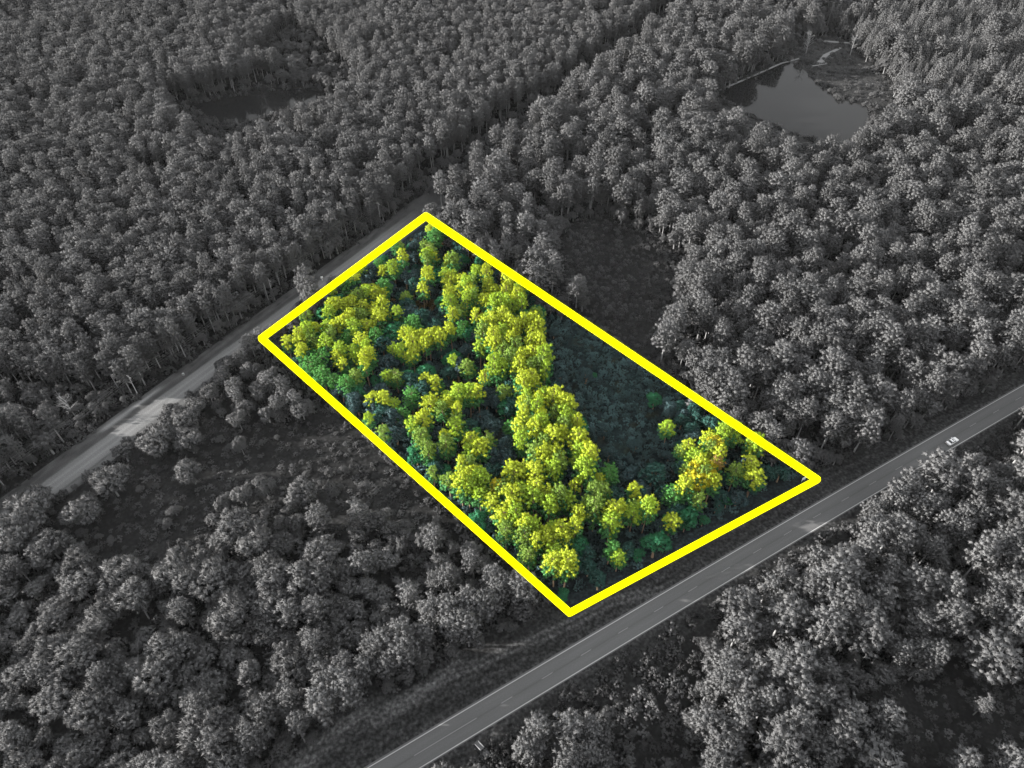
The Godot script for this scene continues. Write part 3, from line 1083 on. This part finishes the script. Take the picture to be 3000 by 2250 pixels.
# ---------------------------------------------------------------- the yellow outline
func build_boundary() -> void:
	var outer := [-82.2, -179.8, -82.5, -180.2, -82.7, -180.6, -82.9, -181.1, -82.9, -181.5, -82.9, -182.0, -82.7, -182.3, -34.7, -253.6, -34.5, -253.8, -34.2, -254.0, -34.0, -254.1, -33.7, -254.0, -33.4, -253.9, -33.2, -253.7, 84.3, -124.9, 84.5, -124.6, 84.5, -124.3, 84.4, -123.9, 84.3, -123.5, 84.0, -123.2, 83.7, -122.9, 14.1, -84.0, 13.9, -83.9, 13.8, -83.9, 13.6, -83.9, 13.4, -83.9, 13.3, -84.0, 13.2, -84.1]
	var inner := [-80.0, -180.9, -33.5, -248.9, 81.8, -124.0, 13.9, -85.8]
	var o := Soup.new()
	var top := 24.2
	var low := 23.8
	var v := func(a: Array, i: int, y: float) -> Vector3: return Vector3(a[i * 2], y, a[i * 2 + 1])
	for y in [top, low]:
		for c in 4:
			var hub: Vector3 = v.call(inner, c, y)
			var tris := []
			for k in 6:
				tris.append([hub, v.call(outer, c * 7 + k, y), v.call(outer, c * 7 + k + 1, y)])
			var d := (c + 1) % 4
			tris.append([hub, v.call(outer, c * 7 + 6, y), v.call(outer, d * 7, y)])
			tris.append([hub, v.call(outer, d * 7, y), v.call(inner, d, y)])
			for q in tris:
				var n: Vector3 = (q[2] - q[0]).cross(q[1] - q[0])
				if (n.y > 0.0) == (y == top):
					o.flat(q[0], q[1], q[2])
				else:
					o.flat(q[0], q[2], q[1])
	for pair in [[outer, 28, 1], [inner, 4, -1]]:
		for i in pair[1]:
			var j: int = (i + 1) % pair[1]
			var a: Vector3 = v.call(pair[0], i, low)
			var b: Vector3 = v.call(pair[0], j, low)
			var a2: Vector3 = v.call(pair[0], i, top)
			var b2: Vector3 = v.call(pair[0], j, top)
			if pair[2] > 0:
				o.quad(a, a2, b2, b)
			else:
				o.quad(a, b, b2, a2)
	var e := part(numbered("boundary_outline"), o.mesh(), M.boundary_yellow, self)
	tag(e, "thick bright yellow four sided outline enclosing the coloured plot", "boundary line")


# ---------------------------------------------------------------- vehicles
# a body given by cross sections along its length: [x, half width at the sill, half width at the shoulder, bottom, shoulder, top of section, half width on top]
func lofted(rows: Array) -> ArrayMesh:
	var o := Soup.new()
	var rings := []
	for r in rows:
		rings.append([Vector3(r[0], r[3], r[1]), Vector3(r[0], r[4], r[2]), Vector3(r[0], r[5], r[6]), Vector3(r[0], r[5] + 0.02, 0), Vector3(r[0], r[5], -r[6]), Vector3(r[0], r[4], -r[2]), Vector3(r[0], r[3], -r[1])])
	for i in rings.size() - 1:
		for k in 6:
			o.quad(rings[i][k], rings[i][k + 1], rings[i + 1][k + 1], rings[i + 1][k])
	for k in range(1, 6):
		o.flat(rings[0][0], rings[0][k + 1], rings[0][k])
		o.flat(rings[-1][0], rings[-1][k], rings[-1][k + 1])
	return o.mesh()


func wheel_mesh(r: float, w: float) -> Array:
	var t := Soup.new()
	t.tube(Vector3(0, 0, -w / 2), Vector3(0, 0, w / 2), r, r, 16)
	t.tube(Vector3(0, 0, w / 2), Vector3(0, 0, -w / 2), r, r, 16)
	var h := Soup.new()
	h.tube(Vector3(0, 0, -w / 2 - 0.01), Vector3(0, 0, w / 2 + 0.01), r * 0.6, r * 0.6, 12)
	h.tube(Vector3(0, 0, w / 2 + 0.01), Vector3(0, 0, -w / 2 - 0.01), r * 0.6, r * 0.6, 12)
	return [t.mesh(), h.mesh()]


func vehicle(o: Node3D, tall: bool, paint: Material) -> void:
	# the nose points along +x
	var lift := 0.2 if tall else 0.0
	var rf := 1.72 if tall else 1.42
	var body := lofted([[-2.32, 0.78, 0.80, 0.35 + lift, 0.62 + lift, 0.88 + lift, 0.70], [-2.15, 0.86, 0.90, 0.28 + lift, 0.66 + lift, 0.97 + lift, 0.78], [-1.2, 0.88, 0.92, 0.22 + lift, 0.66 + lift, 0.98 + lift, 0.80], [0.9, 0.88, 0.92, 0.22 + lift, 0.64 + lift, 0.95 + lift, 0.80], [1.7, 0.87, 0.91, 0.24 + lift, 0.60 + lift, 0.86 + lift, 0.74], [2.2, 0.80, 0.84, 0.30 + lift, 0.52 + lift, 0.72 + lift, 0.64], [2.36, 0.66, 0.70, 0.36 + lift, 0.48 + lift, 0.60 + lift, 0.54]])
	part("body", body, paint, o)
	var base := 0.955 + lift
	var back := -2.05 if tall else -1.55
	var roof_back := -1.85 if tall else -0.95
	var glass := lofted([[back, 0.76, 0.77, base - 0.05, base, base + 0.02, 0.76], [roof_back, 0.76, 0.75, base - 0.05, base + 0.1, rf - 0.03, 0.60], [0.25, 0.76, 0.75, base - 0.05, base + 0.1, rf - 0.03, 0.60], [1.0, 0.74, 0.75, base - 0.08, base - 0.02, base, 0.74]])
	part("windows", glass, M.car_glass, o)
	var roof := Soup.new()
	roof.box(Vector3(roof_back - 0.05, rf - 0.035, -0.61), Vector3(0.27, rf + 0.03, 0.61))
	for x in [roof_back + 0.02, -0.28, 0.3]:
		for z in [-1.0, 1.0]:
			roof.tube(Vector3(x + (0.62 if x > 0.2 else -0.05 if x > -0.5 else -0.5 * float(not tall)), base, 0.75 * z), Vector3(x - 0.05, rf - 0.01, 0.61 * z), 0.045, 0.04, 5)
	part("roof", roof.mesh(), paint, o)
	if tall:
		for z in [-0.52, 0.52]:
			var rail := Soup.new()
			rail.box(Vector3(-1.75, rf + 0.06, z - 0.035), Vector3(0.1, rf + 0.12, z + 0.035))
			for x in [-1.7, -0.8, 0.02]:
				rail.box(Vector3(x - 0.04, rf + 0.031, z - 0.03), Vector3(x + 0.04, rf + 0.059, z + 0.03))
			part("roof_rail", rail.mesh(), M.rail_metal, o)
	else:
		var sr := Soup.new()
		sr.box(Vector3(-0.42, rf + 0.031, -0.4), Vector3(0.05, rf + 0.045, 0.4))
		part("sunroof", sr.mesh(), M.car_glass, o)
	var wm := wheel_mesh(0.36 if tall else 0.33, 0.22)
	for x in [-1.38, 1.42]:
		for z in [-0.84, 0.84]:
			var w := part("wheel", wm[0], M.tyre, o, Vector3(x, 0.36 if tall else 0.33, z))
			part("rim", wm[1], M.rail_metal, w)
	for z in [-0.55, 0.55]:
		var l := Soup.new()
		l.box(Vector3(2.12, 0.55 + lift, z - 0.16), Vector3(2.31, 0.67 + lift, z + 0.16))
		part("headlight", l.mesh(), M.lamp_clear, o)
		var q := Soup.new()
		q.box(Vector3(-2.34, 0.66 + lift, z - 0.18), Vector3(-2.2, 0.82 + lift, z + 0.18))
		part("tail_light", q.mesh(), M.lamp_red, o)
	for z in [-0.93, 0.93]:
		var mm := Soup.new()
		mm.box(Vector3(0.62, 0.93 + lift, z - 0.1), Vector3(0.82, 1.07 + lift, z + 0.1))
		part("mirror", mm.mesh(), paint, o)


func build_vehicles() -> void:
	var car := thing("car", "silver sedan with a sunroof driving along the paved road", "car", Vector3(143.8, 0.013, -156.9), 0.53)
	vehicle(car, false, M.car_silver)
	var suv := thing("suv", "black off-road car with pale roof rails parked on the grass", "car", Vector3(-7.2, 0.008, -61.6), -0.78)
	vehicle(suv, true, M.car_black)


# ---------------------------------------------------------------- poles and wires by the dirt road
func build_poles() -> void:
	var spots := [-92.0, -26.0, 38.0, 101.0, 165.0]
	var said := ["wooden power pole at the dirt road's far lower end", "wooden power pole beside the left border of the view", "wooden power pole by the sunlit patch of dirt road", "wooden power pole among the trees past the plot's western corner", "wooden power pole by the road opposite the plot's top side"]
	for i in spots.size():
		var at := dirt_at(spots[i], -9.6)
		var o := thing("utility_pole", said[i], "utility pole", at, atan2(-DD.y, DD.x), "power poles along the dirt road")
		var p := Soup.new()
		p.tube(Vector3(0, 0, 0), Vector3(0, 10.6, 0), 0.17, 0.11, 8)
		part("pole", p.mesh(), M.pole_wood, o)
		var c := Soup.new()
		c.box(Vector3(-0.06, 9.7, -1.25), Vector3(0.06, 9.83, 1.25))
		part("crossarm", c.mesh(), M.pole_wood, o)
		for k in 3:
			var q := Soup.new()
			q.tube(Vector3(0, 9.83, -1.1 + k * 1.1 + (0.2 if k == 1 else 0.0)), Vector3(0, 10.02, -1.1 + k * 1.1 + (0.2 if k == 1 else 0.0)), 0.06, 0.04, 6)
			part("insulator", q.mesh(), M.rail_metal, o)
	var rows := [[-1.1, 10.03, "overhead wire on the outer end of the crossarms"], [0.2, 10.03, "overhead wire on the middle of the crossarms"], [1.1, 10.03, "overhead wire on the crossarm end over the road"], [0.15, 8.2, "thick low cable slung under the power wires"]]
	for r in rows:
		var o := Soup.new()
		for i in spots.size() - 1:
			var n := 12
			for k in n:
				var pts := []
				for t in [float(k) / n, float(k + 1) / n]:
					pts.append(dirt_at(spots[i], -9.6).lerp(dirt_at(spots[i + 1], -9.6), t) + Vector3(DN.x, 0, DN.y) * r[0] + Vector3(0, r[1] - 4.0 * 1.1 * t * (1 - t), 0))
				o.tube(pts[0], pts[1], 0.02, 0.02, 4)
		var w := part(numbered("overhead_wire"), o.mesh(), M.wire, self)
		tag(w, r[2], "wire", "wires along the dirt road")


# ---------------------------------------------------------------- small things
func build_small() -> void:
	var sign_post := thing("sign", "small white board on two posts inside the yellow corner", "sign", Vector3(91.1, 0, -141.3), 0.5)
	var o := Soup.new()
	o.box(Vector3(-0.75, 0.7, -0.03), Vector3(0.75, 1.75, 0.03), Color.WHITE, Transform3D(Basis(Vector3.RIGHT, -0.12), Vector3.ZERO))
	part("board", o.mesh(), M.board_white, sign_post)
	for x in [-0.65, 0.65]:
		var p := Soup.new()
		p.box(Vector3(x - 0.05, 0, -0.12), Vector3(x + 0.05, 1.7, -0.05))
		part("post", p.mesh(), M.board_white, sign_post)
	var s2 := thing("sign", "small white sign on a post by the dirt road's edge", "sign", Vector3(-76.9, 0, -241.8), 0.4)
	var b := Soup.new()
	b.box(Vector3(-0.45, 1.2, -0.03), Vector3(0.45, 2.1, 0.03))
	part("board", b.mesh(), M.board_white, s2)
	b = Soup.new()
	b.box(Vector3(-0.05, 0, -0.1), Vector3(0.05, 2.0, -0.04))
	part("post", b.mesh(), M.board_white, s2)
	var st := thing("stump", "pale cut tree stump on the grass left of the dirt road", "stump", Vector3(-116.9, 0, -188.0))
	b = Soup.new()
	b.tube(Vector3.ZERO, Vector3(0, 0.7, 0), 0.5, 0.42, 9)
	part("bark", b.mesh(), M.bark_grey, st)
	b = Soup.new()
	b.tube(Vector3(0, 0.69, 0), Vector3(0, 0.73, 0), 0.4, 0.39, 9)
	part("cut_face", b.mesh(), M.dead_wood, st)
	var shed := thing("shed", "tiny pale roofed shed among the trees in the top left corner", "shed", Vector3(-345, 0, -542.0), 0.3)
	b = Soup.new()
	b.box(Vector3(-3.5, 0, -2.5), Vector3(3.5, 6.0, 2.5))
	part("wall", b.mesh(), M.wall_pale, shed)
	b = Soup.new()
	for z in [-1.0, 1.0]:
		b.box(Vector3(-4.0, -0.1, 0.0), Vector3(4.0, 0.1, 3.4), Color.WHITE, Transform3D(Basis(Vector3.UP, 0.0 if z > 0 else PI) * Basis(Vector3.RIGHT, 0.5), Vector3(0, 7.4, 0)))
	part("roof", b.mesh(), M.roof_pale, shed)
	# bare and dead wood
	var rows := [
		["bare_tree", Vector3(-147.5, 0, -168.3), 9.0, 3.2, 16, "pale leafless tree in the wood edge above the dirt road", "dead_wood"],
		["bare_tree", Vector3(70.5, 0, -57.0), 7.5, 3.0, 30, "pale leafless bushy tree at the bottom edge of the view", "dead_wood"],
		["bare_tree", Vector3(178.0, 0, -460.0), 15.0, 3.4, 20, "tall pale twin stemmed tree at the grey pond's head", "dead_wood"],
		["bare_tree", Vector3(206.0, 0, -462.0), 11.0, 2.6, 16, "slim pale tree on the meadow behind the grey pond", "dead_wood"],
		["bare_tree", Vector3(289.0, 0, -452.0), 15.0, 2.2, 8, "white dead trunk leaning at the right edge's far clearing", "dead_wood"],
		["bare_tree", Vector3(300.0, 0, -447.0), 12.0, 1.6, 6, "white dead trunk nearest the right border", "dead_wood"],
		["bare_tree", Vector3(22.0, 0, -225.0), 8.0, 1.3, 12, "small pale dead tree in scrub beside the plot's line", "dead_wood"],
	]
	for r in rows:
		var t := thing(r[0], r[5], "tree", r[1], rng.randf() * 6.0, "pale dead trees")
		part("trunk", bare(r[2], r[3], r[4]), M[r[6]], t)
	for f in [[Vector3(183, 0.4, -447), 0.3, "white fallen tree lying at the grey pond's shore"], [Vector3(-137.5, 0.6, -185.2), -0.4, "pale fallen tree with branches in the roadside wood"]]:
		var t := thing("fallen_tree", f[2], "fallen tree", f[0], f[1], "pale dead trees")
		b = Soup.new()
		b.tube(Vector3(-5, 0, 0), Vector3(5, 0.3, 0.4), 0.32, 0.1, 7)
		part("trunk", b.mesh(), M.dead_wood, t)
		for k in 9:
			var c := Soup.new()
			var root := Vector3(rng.randf_range(-1, 4.6), 0.15, 0.2)
			c.tube(root, root + Vector3(rng.randf_range(0.4, 2.0), rng.randf_range(-0.2, 1.4), rng.randf_range(-2.2, 2.2)), 0.1, 0.03, 4)
			part("branch", c.mesh(), M.dead_wood, t)


# ---------------------------------------------------------------- labels
func ordinal(n: int) -> String:
	var first := ["", "first", "second", "third", "fourth", "fifth", "sixth", "seventh", "eighth", "ninth", "tenth", "eleventh", "twelfth", "thirteenth", "fourteenth", "fifteenth", "sixteenth", "seventeenth", "eighteenth", "nineteenth"]
	var tens := ["", "", "twenty", "thirty", "forty", "fifty", "sixty", "seventy", "eighty", "ninety"]
	if n < 20:
		return first[n]
	return tens[n / 10] + "-" + first[n % 10] if n % 10 else tens[n / 10].replace("y", "ieth")


func write_labels() -> void:
	var zones := {}
	for r in roster:
		if not zones.has(r.zone):
			zones[r.zone] = {}
		var row := int(floor((1.0 - r.at.y) / 0.034)) if r.at.y > 0.25 else 23 + int(floor((0.25 - r.at.y) / 0.012))
		if not zones[r.zone].has(row):
			zones[r.zone][row] = []
		zones[r.zone][row].append(r)
	for z in zones:
		var keys: Array = zones[z].keys()
		keys.sort()
		for i in keys.size():
			var row: Array = zones[z][keys[i]]
			row.sort_custom(func(a, b): return a.at.x < b.at.x)
			for k in row.size():
				row[k].node.set_meta("label", "%s, %s from left, %s row of %s" % [row[k].said, ordinal(k + 1), ordinal(i + 1), z])
